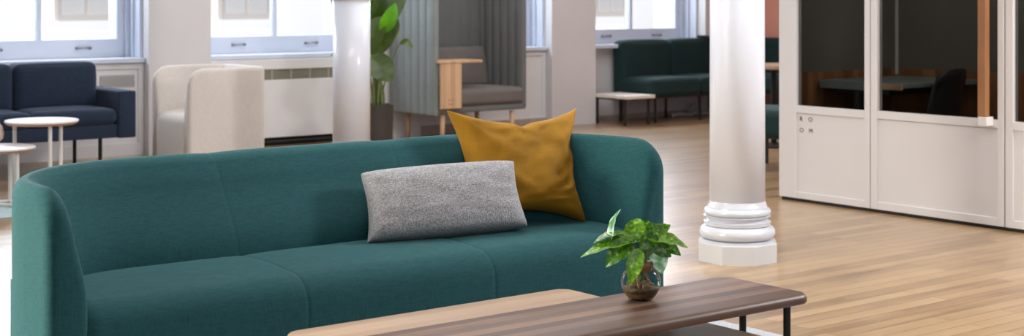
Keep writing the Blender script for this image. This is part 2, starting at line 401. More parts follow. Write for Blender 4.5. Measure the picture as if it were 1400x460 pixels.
def leaf(base, tip, width, droop=.0, cup=.15, nh=Vector((0, 0, 1)), heart=True, n=14, m=8, twist=0, wav=0):
    base, tip = Vector(base), Vector(tip); L_ = (tip - base).length; t = (tip - base).normalized()
    s = t.cross(nh); s = s.normalized() if s.length > 1e-3 else Vector((1, 0, 0)); nn = s.cross(t)
    if twist:
        R_ = Matrix.Rotation(twist, 3, t); s = R_ @ s; nn = R_ @ nn
    bm = BM(); G = []
    for i in range(n + 1):
        a = i / n
        if heart: w = width * (math.sin(PI * a ** .62) ** .75) * (1 - .25 * a) if 0 < a < 1 else 0
        else: w = width * math.sin(PI * min(1, a * .97 + .03) ** .8) ** .7 if 0 < a < 1 else 0
        row = []
        for j in range(-m, m + 1):
            b = j / m
            back = -.16 * L_ * (abs(b) ** 1.5) * max(0, 1 - a * 3.2) if heart else 0
            p = base + t * (a * L_ + back) + s * (b * w / 2) + nn * (droop * L_ * math.sin(PI * a) + cup * w * (abs(b) ** 1.3) * .5 + wav * w * math.sin(a * 18 + b * 2) * abs(b))
            row.append(bm.verts.new(p))
        G.append(row)
    for i in range(n):
        for j in range(2 * m):
            try: bm.faces.new((G[i][j], G[i][j + 1], G[i + 1][j + 1], G[i + 1][j]))
            except ValueError: pass
    bmesh.ops.remove_doubles(bm, verts=bm.verts, dist=1e-6)
    return bm
def bez(a, b, c, n=8):
    a, b, c = Vector(a), Vector(b), Vector(c)
    return [a * (1 - t) ** 2 + b * 2 * t * (1 - t) + c * t * t for t in [k / n for k in range(n + 1)]]

# ============================================================ THE SETTING
YP, YC, YG = 11.30, 11.40, 11.62      # pier face, cover face below sills, window plane
ZC = 3.30
struct('floor', box(BM(), -6, 14, -4, 12.2, -.1, 0), M['floor'])
struct('ceiling', box(BM(), -6, 14, -1.0, 12.2, ZC, ZC + .1), M['ceil'])
piers = [(-.6, -.05 + .02), (.97, 1.53), (3.06 - .01, 3.61), (5.17, 5.72), (7.28, 7.83), (9.39, 9.96), (11.52, 12.32)]
bm = BM()
for a, b in piers:
    if a > 11.5: box(bm, a, b, YP, 12.1, .86, ZC); box(bm, 11.86, b, YP, 12.1, 0, .86); box(bm, a, 11.86, 11.56, 12.1, 0, .86)
    else: box(bm, a, b, YP, 12.1, 0, ZC)
# wall behind / below each sill and above each window head
bays = [(-.03, .97), (1.53, 3.05), (3.61, 5.17), (5.72, 7.28), (7.83, 9.39), (9.96, 11.52)]
for i, (a, b) in enumerate(bays):
    box(bm, a, b, 11.56 if i == 5 else 11.44, 12.1, 0, .74); box(bm, a, b, 11.5, 12.1, 2.55, ZC)
box(bm, -6, -.6, YP, 12.1, 0, ZC)
struct('wall_back', bm, M['wall'])
# pink wall past the last pier
bm = BM(); box(bm, 12.32, 12.42, 5.5, 12.1, 0, ZC); wr = struct('wall_right', bm, M['pink'])
bm = BM(); box(bm, 12.30, 12.32, 5.5, 11.3, 1.285, 1.42); struct('trim_1', bm, M['greenpaint'])
# far left wall with daylight openings modelled as piers
bm = BM()
for a, b in ((-4, -2.4), (0, .8), (3.2, 4.0), (6.4, 7.2), (9.6, 12.1)): box(bm, -6.2, -6, a, b, 0, ZC)
box(bm, -6.2, -6, -4, 12.1, 0, .7); box(bm, -6.2, -6, -4, 12.1, 2.7, ZC); struct('wall_left', bm, M['wall'])
# sills
for i, (a, b) in enumerate(bays[1:]):
    bm = BM(); box(bm, a + .002, b - .002, 11.36 if i < 4 else 11.42, 11.68, .745, .785, .006, 1); struct('sill_%d' % (i + 1), bm, M['trim'])
# windows
def window(n, x0, x1):
    bm = BM(); g = .05
    box(bm, x0, x0 + .07, YG - .03, YG + .08, .785, 2.55); box(bm, x1 - .07, x1, YG - .03, YG + .08, .785, 2.55)
    w = struct('window_%d' % n, bm, M['trim'])
    # reveal channels
    bm = BM()
    for s, x in ((1, x0), (-1, x1)):
        box(bm, min(x, x + s * .025), max(x, x + s * .025), YG - .20, YG - .03, .785, 2.55)
        box(bm, min(x + s * .0, x + s * .045), max(x + s * .0, x + s * .045), YG - .1, YG - .075, .785, 2.55)
    obj('window_frame', bm, M['trim'], w)
    xm = (x0 + x1) / 2
    bm = BM(); fx0, fx1 = x0 + .07, x1 - .07
    box(bm, fx0, fx1, YG, YG + .05, .785, .935, .004, 1)
    box(bm, fx0, fx1, YG, YG + .05, 2.42, 2.55)
    for x, hw in ((fx0 + .03, .03), (xm, .018), (fx1 - .03, .03)): box(bm, x - hw, x + hw, YG + .002, YG + .048, .93, 2.43)
    box(bm, fx0, fx1, YG + .002, YG + .05, 1.66, 1.72)
    obj('sash', bm, M['trim'], w)
    for a, b in ((fx0 + .06, xm - .018), (xm + .018, fx1 - .06)):
        bm = BM(); box(bm, a, b, YG + .022, YG + .026, .935, 2.42); obj('pane', bm, M['winglass'], w)
    for hx in (xm - .36, xm + .36):
        bm = BM(); z = .865
        tube(bm, [(hx - .055, YG - .022, z), (hx + .055, YG - .022, z + .004)], .007, 8)
        for q in (-1, 1):
            tube(bm, [(hx + q * .055, YG - .022, z), (hx + q * .055, YG + .004, z)], .012, 8)
        obj('sash_handle', bm, M['steel'], w, smooth=True)
for i, (a, b) in enumerate(bays[1:]): window(i + 1, a, b)
# covers under windows 2 (bay 3.61-5.17), 4 (7.83-9.39)
def cover(n, a, b, y, gr=None):
    bm = BM(); box(bm, a + .004, b - .004, y, y + .05, .0, .742)
    # raised rails
    box(bm, a + .004, b - .004, y - .012, y, .70, .742); box(bm, a + .004, b - .004, y - .012, y, .0, .10)
    box(bm, a + .004, a + .05, y - .012, y, .1, .70); box(bm, b - .05, b - .004, y - .012, y, .1, .70)
    o = struct('trim_%d' % n, bm, M['cover'])
    if gr:
        bm = BM(); box(bm, gr[0], gr[1], y - .004, y + .004, .555, .648)
        obj('grille_recess', bm, M['grille'], o)
        bm = BM()
        for k in range(7): box(bm, gr[0], gr[1], y - .010, y - .003, .559 + k * .013, .564 + k * .013)
        obj('grille_slats', bm, M['cover'], o)
cover(2, 3.61, 5.17, YC, (4.80, 5.09)); cover(3, 7.83, 9.39, YC); cover(4, 1.53, 3.05, YC)
bm = BM()
for k in range(7): 
    pass
box(bm, 9.97, 11.5, 11.545, 11.56, 0, .05); struct('baseboard_back', bm, M['basebrown'])
bm = BM(); box(bm, 7.84, 9.38, 11.37, 11.388, .0, .085); struct('baseboard_middle', bm, M['basebrown'])

# radiator cabinet in the third bay
rad = thing('radiator_cabinet', 'long white radiator cabinet with dark grille strip under the window behind the cream tub chair', 'radiator', (5.72, 11.30, 0))
bm = BM(); box(bm, .006, 1.554, .03, .135, .072, .566, .004, 1); box(bm, .006, 1.554, .03, .135, .655, .742, .004, 1)
box(bm, .006, .03, .03, .135, .56, .66); box(bm, 1.53, 1.554, .03, .135, .56, .66)
obj('cabinet_body', bm, M['cover'], rad)
bm = BM(); box(bm, .03, 1.53, .05, .13, .566, .655)
obj('grille', bm, M['grille'], rad)
bm = BM()
for k in range(6): box(bm, .03, 1.53, .042, .05, .573 + k * .014, .578 + k * .014)
for k in range(1, 8): box(bm, .03 + k * .1875 - .006, .03 + k * .1875 + .006, .038, .05, .566, .655)
obj('grille_bars', bm, mat('grille_bar_paint', (172, 168, 152), .5), rad)
bm = BM(); box(bm, .01, 1.55, .09, .135, .002, .07); obj('toe_gap_shade', bm, M['dark'], rad)  # dark block painted for the shade in the gap below the cabinet
for xx in (.25, 1.25):
    bm = BM(); box(bm, xx, xx + .03, .05, .09, .0, .074); obj('foot', bm, M['darkmetal'], rad)
bm = BM(); tube(bm, [(.02, .07, .035), (1.54, .07, .035)], .014, 8); obj('pipe', bm, M['darkmetal'], rad)

# wall outlet under the pod
ol = thing('wall_outlet', 'small white double socket low on the wall between the planter and the high-backed chair', 'outlet', (7.52, YP, .13))
bm = BM(); box(bm, -.04, .04, -.008, 0, -.06, .06, .003, 1); obj('cover_plate', bm, M['trim'], ol)
for z in (-.027, .027):
    bm = BM(); box(bm, -.016, .016, -.011, -.008, z - .016, z + .016, .002, 1); obj('socket', bm, M['beige'], ol)

# ------------------------------------------------------------ building across the street
fac = thing('street_building', 'pale building with painted-in daylight glow across the street seen through the windows', 'building', (0, 21, -4))
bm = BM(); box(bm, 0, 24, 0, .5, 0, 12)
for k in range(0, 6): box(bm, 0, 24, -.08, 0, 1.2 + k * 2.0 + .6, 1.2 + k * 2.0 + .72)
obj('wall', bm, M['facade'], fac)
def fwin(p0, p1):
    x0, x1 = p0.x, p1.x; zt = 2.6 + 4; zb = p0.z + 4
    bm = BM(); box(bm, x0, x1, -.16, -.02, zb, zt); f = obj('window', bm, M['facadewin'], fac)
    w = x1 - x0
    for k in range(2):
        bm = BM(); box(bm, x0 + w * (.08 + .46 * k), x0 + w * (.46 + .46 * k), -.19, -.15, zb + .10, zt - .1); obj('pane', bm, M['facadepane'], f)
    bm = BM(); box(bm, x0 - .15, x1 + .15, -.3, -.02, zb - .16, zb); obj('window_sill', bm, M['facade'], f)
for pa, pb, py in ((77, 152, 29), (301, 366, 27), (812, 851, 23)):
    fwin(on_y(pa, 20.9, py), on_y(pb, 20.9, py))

# ============================================================ COLUMNS
c2 = at_d(1008, 0, 7.35); CX, CY = c2.x, c2.y
col = thing('round_column', 'glossy white round column with moulded base on an octagonal plinth right of the teal sofa', 'column', (CX, CY, 0))
bm = BM(); R8 = .187 / math.cos(PI / 8)
oct_ = lambda s, z: [Vector((R8 * s * math.cos(PI / 8 + k * PI / 4), R8 * s * math.sin(PI / 8 + k * PI / 4), z)) for k in range(8)]
rings(bm, [oct_(1, 0), oct_(1, .088), oct_(.985, .093)]); obj('plinth', bm, M['columnmatt'], col)
bm = BM(); pr = [(.176, .09), (.178, .104)]
for k in range(9):
    a = -PI / 2 + k * PI / 8; pr.append((.150 + .034 * math.cos(a), .138 + .033 * math.sin(a)))
pr += [(.160, .174), (.162, .188)]
for k in range(6):
    a = -PI / 2 + k * PI / 5; pr.append((.164 - .018 * math.cos(a), .203 + .014 * math.sin(a)))
for k in range(8):
    a = -PI / 2 + k * PI / 7; pr.append((.146 + .017 * math.cos(a), .238 + .017 * math.sin(a)))
pr += [(.146, .258), (.144, .268), (.138, .276), (.1355, .29)]
lathe(bm, pr, 64); obj('moulded_base', bm, M['columnbase'], col, auto=40)
bm = BM(); lathe(bm, [(.1355, .288), (.134, 1.2), (.132, 2.2), (.128, ZC)], 64); obj('shaft', bm, M['column'], col, smooth=True)
c1 = at_d(480.5, 0, 10.4)
col1 = thing('round_column', 'slimmer white round column rising behind the teal sofa in front of the window wall', 'column', (c1.x, c1.y, 0))
bm = BM(); rings(bm, [oct_(.9, 0), oct_(.9, .09)]); obj('plinth', bm, M['columnmatt'], col1)
bm = BM(); lathe(bm, [(.165, .09), (.168, .12), (.165, .16), (.14, .2), (.15, .23), (.135, .27)], 48); obj('moulded_base', bm, M['column'], col1, auto=40)
bm = BM(); lathe(bm, [(.130, .26), (.130, 1.255)], 64); obj('shaft', bm, M['column'], col1, smooth=True)
bm = BM(); lathe(bm, [(.130, 1.255), (.134, 1.256), (.134, 1.30), (.130, 1.31), (.128, ZC)], 64); obj('upper_shaft', bm, M['beige'], col1, auto=40)

# ============================================================ TEAL SOFA
SX0, SX1, SY0, SY1 = 1.545, 3.905, 4.03, 4.765
W, D = SX1 - SX0, SY1 - SY0
sofa = thing('wraparound_sofa', 'long teal three-seat sofa with a low curved wrap-around back in the foreground', 'sofa', (SX0, SY0, 0))
sb = shell(W, D, .757, .56, .125, .285, .075, .13, .42, z0=.05, rf=.03, rt=.12, seams=(2.37 - SX0, 3.09 - SX0), rtop=.055)
obj('back_and_arms', sb, M['teal'], sofa, smooth=True)
st_ = seat_block(.09, W - .09, .012, D - .2, .05, .425, r=.10, seams=(2.38 - SX0, 3.11 - SX0), n=26)
obj('seat', st_, M['teal'], sofa, smooth=True)
for x in (.2, W - .2):
    for y in (.1, D - .12):
        bm = BM(); lathe(bm, [(.02, .0105 if y == .1 else 0), (.026, .06)], 20, (x, y)); obj('foot', bm, M['blackmetal'], sofa, smooth=True)

# cushions on it
M['mustard'] = fabric('mustard_velvet', (138, 97, 8), var=.06, fine=90, sheen=.25, rough=.8, coarse=.12)
tl, tr = on_y(611, 4.60, 151), on_y(788, 4.56, 148)
br, bl = on_y(801, 4.31, 305), on_y(636, 4.47, 312)
o = obj('throw_pillow', pillow((tl, tr, br, bl), .17, .062, notch=(.02, .022, .12), rnd=.42, seed=3, amp=.02,
    folds=((.05, .75, 1.5, .25, .06, .014), (-.12, .8, 2.2, .2, .05, .008), (.25, .82, .9, .22, .05, .008), (.62, -.52, .5, .3, .06, .016), (.45, -.75, .25, .35, .06, .012), (.85, -.1, 1.3, .25, .05, .008), (-.8, .65, 2.3, .25, .05, .008), (.8, .62, .8, .25, .06, .008), (.55, -.3, .7, .2, .05, .007))), M['mustard'], smooth=True)
tag(o, 'large square mustard yellow velvet pillow leaning in the corner of the teal sofa', 'pillow')
def knit():
    m, nt, b = new_mat('grey_waffle_knit'); L = nt.links
    tc = N(nt, 'ShaderNodeTexCoord'); outs = []
    sp = N(nt, 'ShaderNodeSeparateXYZ'); L.new(tc.outputs['Object'], sp.inputs[0])
    for sc in ((330, 330, 95), (90, 90, 420)):
        mp = N(nt, 'ShaderNodeMapping'); mp.inputs['Scale'].default_value = sc; L.new(tc.outputs['Object'], mp.inputs['Vector'])
        q = N(nt, 'ShaderNodeTexNoise'); q.inputs['Scale'].default_value = 1; q.inputs['Detail'].default_value = 1; L.new(mp.outputs['Vector'], q.inputs['Vector']); outs.append(q.outputs['Fac'])
    ad = N(nt, 'ShaderNodeMath', operation='MULTIPLY_ADD'); L.new(outs[0], ad.inputs[0]); ad.inputs[1].default_value = 1.6; L.new(outs[1], ad.inputs[2])
    rp = N(nt, 'ShaderNodeValToRGB'); rp.color_ramp.elements[0].position = .35; rp.color_ramp.elements[0].color = s2l((96, 95, 96)); rp.color_ramp.elements[1].position = 1; rp.color_ramp.elements[1].color = s2l((190, 189, 193))
    hf = N(nt, 'ShaderNodeMath', operation='MULTIPLY'); L.new(ad.outputs[0], hf.inputs[0]); hf.inputs[1].default_value = .5; L.new(hf.outputs[0], rp.inputs['Fac']); L.new(rp.outputs['Color'], b.inputs['Base Color'])
    b.inputs['Roughness'].default_value = .95; b.inputs['Specular IOR Level'].default_value = .15
    bp = N(nt, 'ShaderNodeBump'); bp.inputs['Strength'].default_value = .5; bp.inputs['Distance'].default_value = .002
    L.new(ad.outputs[0], bp.inputs['Height']); L.new(bp.outputs['Normal'], b.inputs['Normal'])
    return m
M['knit'] = knit()
tl, tr = on_y(494, 4.50, 238), on_y(701, 4.39, 222)
br, bl = on_y(720, 4.27, 310), on_y(503, 4.39, 332)
o = obj('lumbar_pillow', pillow((tl, tr, br, bl), .15, .02, rnd=.30, concv=-.004, seed=9, amp=.006,
    folds=((-.85, .7, 2.3, .2, .06, .006), (-.9, -.7, .8, .2, .06, .006), (.85, .75, .9, .25, .05, .006), (0, -.9, 0, .5, .06, .004))), M['knit'], smooth=True)
tag(o, 'grey textured rectangular lumbar pillow lying on the teal sofa seat', 'pillow')

# ============================================================ COFFEE TABLES
def low_table(name, label, x0, x1, y0, y1, h, th, m, r, legs, e=.014, eb=.006, lr=.011):
    t = thing(name, label, 'coffee table', (x0, y0, 0))
    bm = slab(BM(), 0, x1 - x0, 0, y1 - y0, h - th, h, r, e, 10, eb); obj('tabletop', bm, m, t, auto=50)
    for x, y in legs:
        bm = BM(); tube(bm, [(x - x0, y - y0, .0105), (x - x0, y - y0, h - th)], lr, 16); obj('leg', bm, M['blackmetal'], t, auto=40)
    bm = BM(); xs = sorted({l[0] for l in legs}); ys = sorted({l[1] for l in legs}); z = h - th - .008
    for x in (xs[0], xs[-1]): box(bm, x - x0 - .008, x - x0 + .008, ys[0] - y0, ys[-1] - y0, z - .004, z + .008)
    box(bm, xs[0] - x0, xs[-1] - x0, ys[0] - y0 + .06, ys[0] - y0 + .076, z - .004, z + .008)
    obj('under_frame', bm, M['blackmetal'], t)
    return t
pR = on_h(1003, 374, .40); pF = on_h(1108, 402, .40)
DX1 = 3.505; DY0, DY1 = 2.982, 3.352
low_table('coffee_table', 'dark walnut topped coffee table with thin black legs holding the potted plant', 1.55, DX1, DY0, DY1, .40, .030, M['walnut'], .055,
          [(1.60, 3.02), (1.60, 3.21), (3.43, 3.025), (3.415, 3.19)], e=.018, eb=.008)
low_table('coffee_table', 'light oak coffee table with rounded corners between the teal sofa and the walnut table', 2.06, 3.088, 3.10, 3.655, .365, .028, M['lightoak'], .05,
          [(2.10, 3.38), (2.10, 3.59), (3.01, 3.38), (3.01, 3.59)])
low_table('coffee_table', 'low olive-brown wooden table tucked underneath the walnut table', 2.35, 3.29, 2.62, 3.262, .30, .022, M['olive'], .03,
          [(2.45, 2.70), (2.45, 3.2), (3.18, 2.70), (3.16, 3.16)], e=.006, eb=.004)
bm = BM(); slab(bm, 1.35, 4.31, 2.0, 4.40, 0, .010, .01, .004, 3); tag(obj('area_rug', bm, M['rug'], auto=50), 'grey woven area rug beneath the coffee tables', 'rug')

# ------------------------------------------------------------ pothos in the glass vase
VD = 4.405
vb = on_h(876, 410.5, .40)
VX, VY = vb.x, vb.y
plant = thing('potted_pothos', 'trailing green pothos cutting growing in a round glass vase on the walnut table', 'plant', (VX, VY, .4005))
R_ = .0592
prof = [(.028, .0), (.034, .001)]
for k in range(1, 15):
    a = -PI / 2 + .62 + k * (PI - .62 - .78) / 14; prof.append((R_ * math.cos(a), .053 + .0535 * math.sin(a)))
prof += [(.033, .100), (.033, .104)]
bm = BM(); lathe(bm, prof, 48, cap=False); bmesh.ops.contextual_create(bm, geom=[v for v in bm.verts if abs(v.co.z) < 1e-6])
v = obj('glass_vase', bm, M['vaseglass'], plant, smooth=True); v['label'] = 'round clear glass vase'
bm = BM(); lathe(bm, [(.033, .087), (.0345, .088), (.0350, .098), (.0365, .100), (.0375, .105), (.036, .1115), (.031, .1125), (.020, .112), (.018, .088)], 40)
obj('wooden_collar', bm, M['woodcollar'], plant, smooth=True)
bm = BM(); pp = [(.001, .003), (.027, .003), (.038, .008), (.047, .018), (.0525, .030), (.0545, .036), (.04, .038), (.02, .036), (.001, .037)]
lathe(bm, pp, 36)
for vv in bm.verts: vv.co += Vector((0, 0, 1)) * (.004 * noise.noise(vv.co * 90) if vv.co.z > .03 else 0)
obj('silt', bm, M['silt'], plant, smooth=True)
bm = BM(); random.seed(4)
for k in range(26):
    a = random.uniform(0, 2 * PI); q = random.uniform(.015, .045)
    tube(bm, bez((random.uniform(-.01, .01), random.uniform(-.01, .01), .10), (q * .6 * math.cos(a), q * .6 * math.sin(a), .075), (q * math.cos(a + .5), q * math.sin(a + .5), random.uniform(.03, .05)), 8), .0013, 5)
for k in range(12):
    a = random.uniform(0, 2 * PI); q = random.uniform(.02, .045)
    tube(bm, bez((q * math.cos(a), q * math.sin(a), .04), (0, 0, random.uniform(.05, .075)), (q * math.cos(a + 2.2), q * math.sin(a + 2.2), .042), 8), .0016, 5)
obj('roots', bm, M['root'], plant, smooth=True)
bm = BM()
for k in range(7):
    a = random.uniform(0, 2 * PI)
    tube(bm, bez((.006 * math.cos(a), .006 * math.sin(a), .055), (.008 * math.cos(a), .008 * math.sin(a), .09), (.012 * math.cos(a), .012 * math.sin(a), .125), 6), .0022, 6)
obj('submerged_stems', bm, mat('deep_green_stem', (70, 104, 48), .5), plant, smooth=True)
org = Vector((VX, VY, .4005))
right = Vector((CT, -ST, 0)); fwd = Vector((ST, CT, 0))
# (base px, tip px, width px, depth offset base, tip, material, droop, twist, normal hint)
LV = [
 ((868, 330), (793, 353), 34, -.00, -.03, 'pothos', .06, .35, 0),
 ((848, 322), (811, 334), 26, .02, .00, 'pothosdark', .10, .5, 0),
 ((863, 328), (831, 319), 22, .00, .01, 'pothos', .08, .3, 0),
 ((857, 334), (828, 366), 30, -.02, -.03, 'pothosdark', .10, .2, 1),
 ((837, 324), (849, 286), 20, .01, .03, 'pothospale', .12, -1.1, 1),
 ((864, 306), (880, 332), 30, .01, -.01, 'pothos', .10, .2, 1),
 ((890, 311), (868, 326), 26, .00, .02, 'pothosdark', .06, .1, 1),
 ((872, 347), (861, 391), 24, -.04, -.052, 'pothos', .08, .1, 1),
 ((893, 322), (874, 342), 26, -.01, -.03, 'pothosdark', .06, -.3, 1),
 ((890, 326), (941, 340), 34, .00, -.01, 'pothos', .08, -.25, 0),
 ((905, 330), (931, 350), 20, .02, .01, 'pothosdark', .05, .1, 1),
 ((898, 320), (889, 304), 20, .03, .04, 'pothosdark', .08, .2, 1),
 ((898, 315), (917, 308), 20, .03, .02, 'pothos', -.25, -.3, 1),
 ((899, 342), (905, 375), 26, .01, .03, 'pothospale', .05, .3, 1),
 ((897, 336), (918, 352), 20, .01, .01, 'pothosdark', .05, .3, 1),
]
for i, (b, t, w, db, dt, mm, dr, tw, nh) in enumerate(LV):
    pb = at_d(b[0], b[1], VD + db) - org; pt = at_d(t[0], t[1], VD + dt) - org
    hint = Vector((0, 0, 1)) if nh == 0 else (-fwd + Vector((0, 0, .5))).normalized()
    if nh == 0: hint = (Vector((0, 0, 1)) - fwd * .7).normalized()
    lf = obj('leaf', leaf(pb, pt, 1.06 * w * VD / F, dr, .22, hint, True, 16, 7, tw, .03), M[mm], plant, smooth=True)
    a = random.uniform(0, 2 * PI); s0 = Vector((.012 * math.cos(a), .012 * math.sin(a), .105))
    mid = (s0 + pb) / 2 + Vector((0, 0, .025))
    bm = BM(); tube(bm, bez(s0, mid, pb + (pt - pb) * .12, 8), [.0022] * 6 + [.0018, .0015, .001], 6); obj('stem', bm, M['stem'], lf, smooth=True)

# ============================================================ CREAM TUB CHAIR
chx, chy, cL, cW = 4.83, 9.88, .63, .64
tub = thing('tub_chair', 'cream upholstered tub armchair standing behind the teal sofa', 'armchair', (chx, chy + cW, 0), -PI / 2)
# local x -> world -y, local y -> world +x : opening faces world -x
obj('back_and_arms', shell(cW, cL, .762, .06, .10, .13, .055, .06, .42, z0=.03, rf=.025, rt=.13, rtop=.03), M['cream'], tub, smooth=True)
obj('seat', seat_block(.07, cW - .07, .004, cL - .08, .03, .425, r=.07, n=12, crown=.02), M['cream'], tub, smooth=True)
for x in (.1, cW - .1):
    for y in (.1, cL - .1):
        bm = BM(); lathe(bm, [(.018, 0), (.022, .04)], 16, (x, y)); obj('foot', bm, M['blackmetal'], tub)

# ============================================================ NAVY SOFA
def cushion(x0, x1, y0, y1, z0, z1, r=.04, bx=.02, by=.0, bz=.02, n=10):
    """soft box: rounded edges and puffed faces"""
    bm = BM(); bmesh.ops.create_cube(bm, size=2); bmesh.ops.subdivide_edges(bm, edges=bm.edges[:], cuts=n * 2 - 1, use_grid_fill=True)
    hx, hy, hz = (x1 - x0) / 2, (y1 - y0) / 2, (z1 - z0) / 2; c = Vector(((x0 + x1) / 2, (y0 + y1) / 2, (z0 + z1) / 2))
    for v_ in bm.verts:
        u = v_.co.copy(); 
        q = Vector((math.copysign(abs(u.x) ** .75, u.x) * hx, math.copysign(abs(u.y) ** .75, u.y) * hy, math.copysign(abs(u.z) ** .75, u.z) * hz))
        inn = Vector((max(-hx + r, min(hx - r, q.x)), max(-hy + r, min(hy - r, q.y)), max(-hz + r, min(hz - r, q.z))))
        d = q - inn
        if d.length > 1e-6:
            d = d.normalized() * r
        p = inn + d
        p.x += bx * u.x * (1 - u.y ** 2) * (1 - u.z ** 2) * (abs(u.x) > .99); p.y += by * u.y * (1 - u.x ** 2) * (1 - u.z ** 2) * (abs(u.y) > .99); p.z += bz * u.z * (1 - u.x ** 2) * (1 - u.y ** 2) * (abs(u.z) > .99)
        v_.co = p + c
    return bm
NX1, NY0 = 4.58, 10.22
NW = .135 * 2 + .625 * 3; NX0 = NX1 - NW
nv = thing('navy_sofa', 'dark navy blue sofa with boxy arms and thin black legs under the left window', 'sofa', (NX0, NY0, 0))
obj('frame', box(BM(), .13, NW - .13, .02, .82, .265, .36, .01, 2), M['navy'], nv, auto=40)
obj('backrest_frame', box(BM(), .0 + .02, NW - .02, .66, .82, .27, .715, .02, 3), M['navy'], nv, auto=40)
for x in (0, NW - .135): obj('arm', box(BM(), x, x + .135, 0, .80, .262, .602, .014, 3), M['navy'], nv, auto=40)
for k in range(3):
    x = .135 + .625 * k
    obj('seat_cushion', cushion(x + .003, x + .622, .0, .62, .365, .475, .045, .0, .0, .012), M['navytop'], nv, smooth=True)
    obj('back_cushion', cushion(x + .004, x + .621, .36, .58, .45, .80, .05, .0, .03, .006), M['navy'], nv, smooth=True)
for x, y in ((on_y(137, 10.3).x - NX0, .08), (on_y(102, 10.95).x - NX0, .73), (.25, .08), (.25, .73)):
    bm = BM(); tube(bm, [(x, y, 0), (x, y, .27)], .014, 12); obj('leg', bm, M['blackmetal'], nv, auto=40)

# ------------------------------------------------------------ round side tables
def side_table(label, cx, cy, h, r, legs, ring=None):
    t = thing('side_table', label, 'side table', (cx, cy, .0105 if h < .4 else 0), 0, None)
    bm = BM(); lathe(bm, [(r - .02, h - .028), (r - .008, h - .020), (r, h - .010)], 56); obj('top_edge', bm, M['plyedge'], t, auto=40)
    bm = BM(); lathe(bm, [(r, h - .011), (r, h - .003), (r - .004, h)], 56); obj('tabletop', bm, M['whitetop'], t, auto=40)
    for (x, y) in legs:
        bm = BM(); tube(bm, [(x, y, 0.0), (x, y, h - .026)], .0125, 12); obj('leg', bm, M['whitemetal'], t, auto=40)
    bm = BM()
    L3 = [Vector((x, y, 0)) for x, y in legs]
    for i in range(len(L3)):
        a, b = L3[i], L3[(i + 1) % len(L3)]
        for z in ((.012,) if ring is None else ring): tube(bm, [a + Vector((0, 0, z)), b + Vector((0, 0, z))], .009, 8)
    obj('base_frame', bm, M['whitemetal'], t, auto=40)
    return t
def legs_at(c, lst):
    out = []
    for px, dd in lst:
        k = kdir(px); dcam = c.x * ST + c.y * CT + dd; out.append((k.x * dcam - c.x, k.y * dcam - c.y))
    return out
tc1 = on_h(57, 164, .50)
side_table('taller round white side table with three white legs in front of the navy sofa', tc1.x, tc1.y, .50, .227, legs_at(tc1, [(20, -.02), (68.5, -.13), (83, .14)]))
tc2 = on_h(-4, 203, .36)
side_table('lower round white side table beside the taller one at the left edge', tc2.x, tc2.y, .36, .225, legs_at(tc2, [(14, .12), (23.5, -.08), (-35, .0)]))
vp = on_h(-7, 196, .36)
bm = BM(); lathe(bm, [(.030, .361), (.048, .375), (.055, .41), (.046, .455), (.03, .47), (.03, .478), (.026, .478), (.026, .46), (.002, .45)], 32)
tag(obj('ceramic_vase', bm, M['ceramic'], smooth=True, loc=(vp.x, vp.y, .0105)), 'small pale pink ceramic vase standing on the lower side table', 'vase')
rg = on_h(0, 300, 0)
bm = BM(); slab(bm, .6, 3.22, rg.y, 10.15, 0, .010, .01, .004, 3); tag(obj('area_rug', bm, M['rugpale'], auto=50), 'pale aqua rug under the round side tables', 'rug')

# ============================================================ HIGH-BACKED POD CHAIR
PX0, PX1, PY0, PY1 = 7.465, 8.50, 10.58, 11.27
pod = thing('high_back_chair', 'tall grey channel-quilted high-backed work chair with oak legs and side tablet', 'chair', (PX0, PY0, 0))
PW, PD = PX1 - PX0, PY1 - PY0
def quilted(axis, at0, a0, a1, z0, z1, th, nch, inner_sign, dep=.015):
    """upright panel of padded vertical channels; axis 'x' => panel plane x=at0..at0+th running along y"""
    bm = BM(); pts = []
    K = nch * 8; out1 = []; out2 = []
    for k in range(K + 1):
        s = a0 + (a1 - a0) * k / K; b = dep * abs(math.sin(PI * k / 8)) ** .6
        out1.append((s, at0 - b)); out2.append((s, at0 + th + b))
    ring = out1 + out2[::-1]
    rs = []
    for z, i in ((z0, .012), (z0 + .006, .004), (z0 + .02, 0), (z1, 0)):
        rr = []
        for q, (s, t) in enumerate(ring):
            mid = at0 + th / 2; t2 = t + (mid - t) * (i / .02) * .6
            s2 = s + ((a0 + a1) / 2 - s) * (i * 1.2)
            rr.append(Vector((t2, s2, z)) if axis == 'x' else Vector((s2, t2, z)))
        rs.append(rr)
    rings(bm, rs); return bm
ZT = 1.62
lp = obj('side_panel', quilted('x', .012, 0, PD, .245, ZT, .04, 6, 1), M['podgrey'], pod, auto=50)
rp_ = obj('side_panel', quilted('x', PW - .052, 0, PD, .275, ZT, .04, 6, 1), M['podin'], pod, auto=50)
obj('back_panel', quilted('y', PD - .055, .06, PW - .06, .27, ZT, .04, 9, 1, .006), M['podin'], pod, auto=50)
obj('seat_base', box(BM(), .06, PW - .01, .0, PD - .06, .262, .315, .012, 2), M['podin'], pod, auto=40)
obj('seat_cushion', cushion(.065, PW - .03, -.012, PD - .12, .315, .462, .04, .0, .006, .016), M['podseat'], pod, smooth=True)
o = obj('back_cushion', cushion(.065, .965, -.05, .05, -.19, .19, .04, 0, .02, .0), M['podseat'], pod, smooth=True, loc=(0, PD - .155, .63)); o.rotation_euler = (math.radians(-12), 0, 0)
for px, y in ((605, .04), (700, .04), (558, PD - .08), (652, PD - .08)):
    x = on_y(px, PY0 + y).x - PX0
    bm = BM(); lathe(bm, [(.017, 0), (.023, .25)], 20, (x, y)); obj('leg', bm, M['oak'], pod, smooth=True)
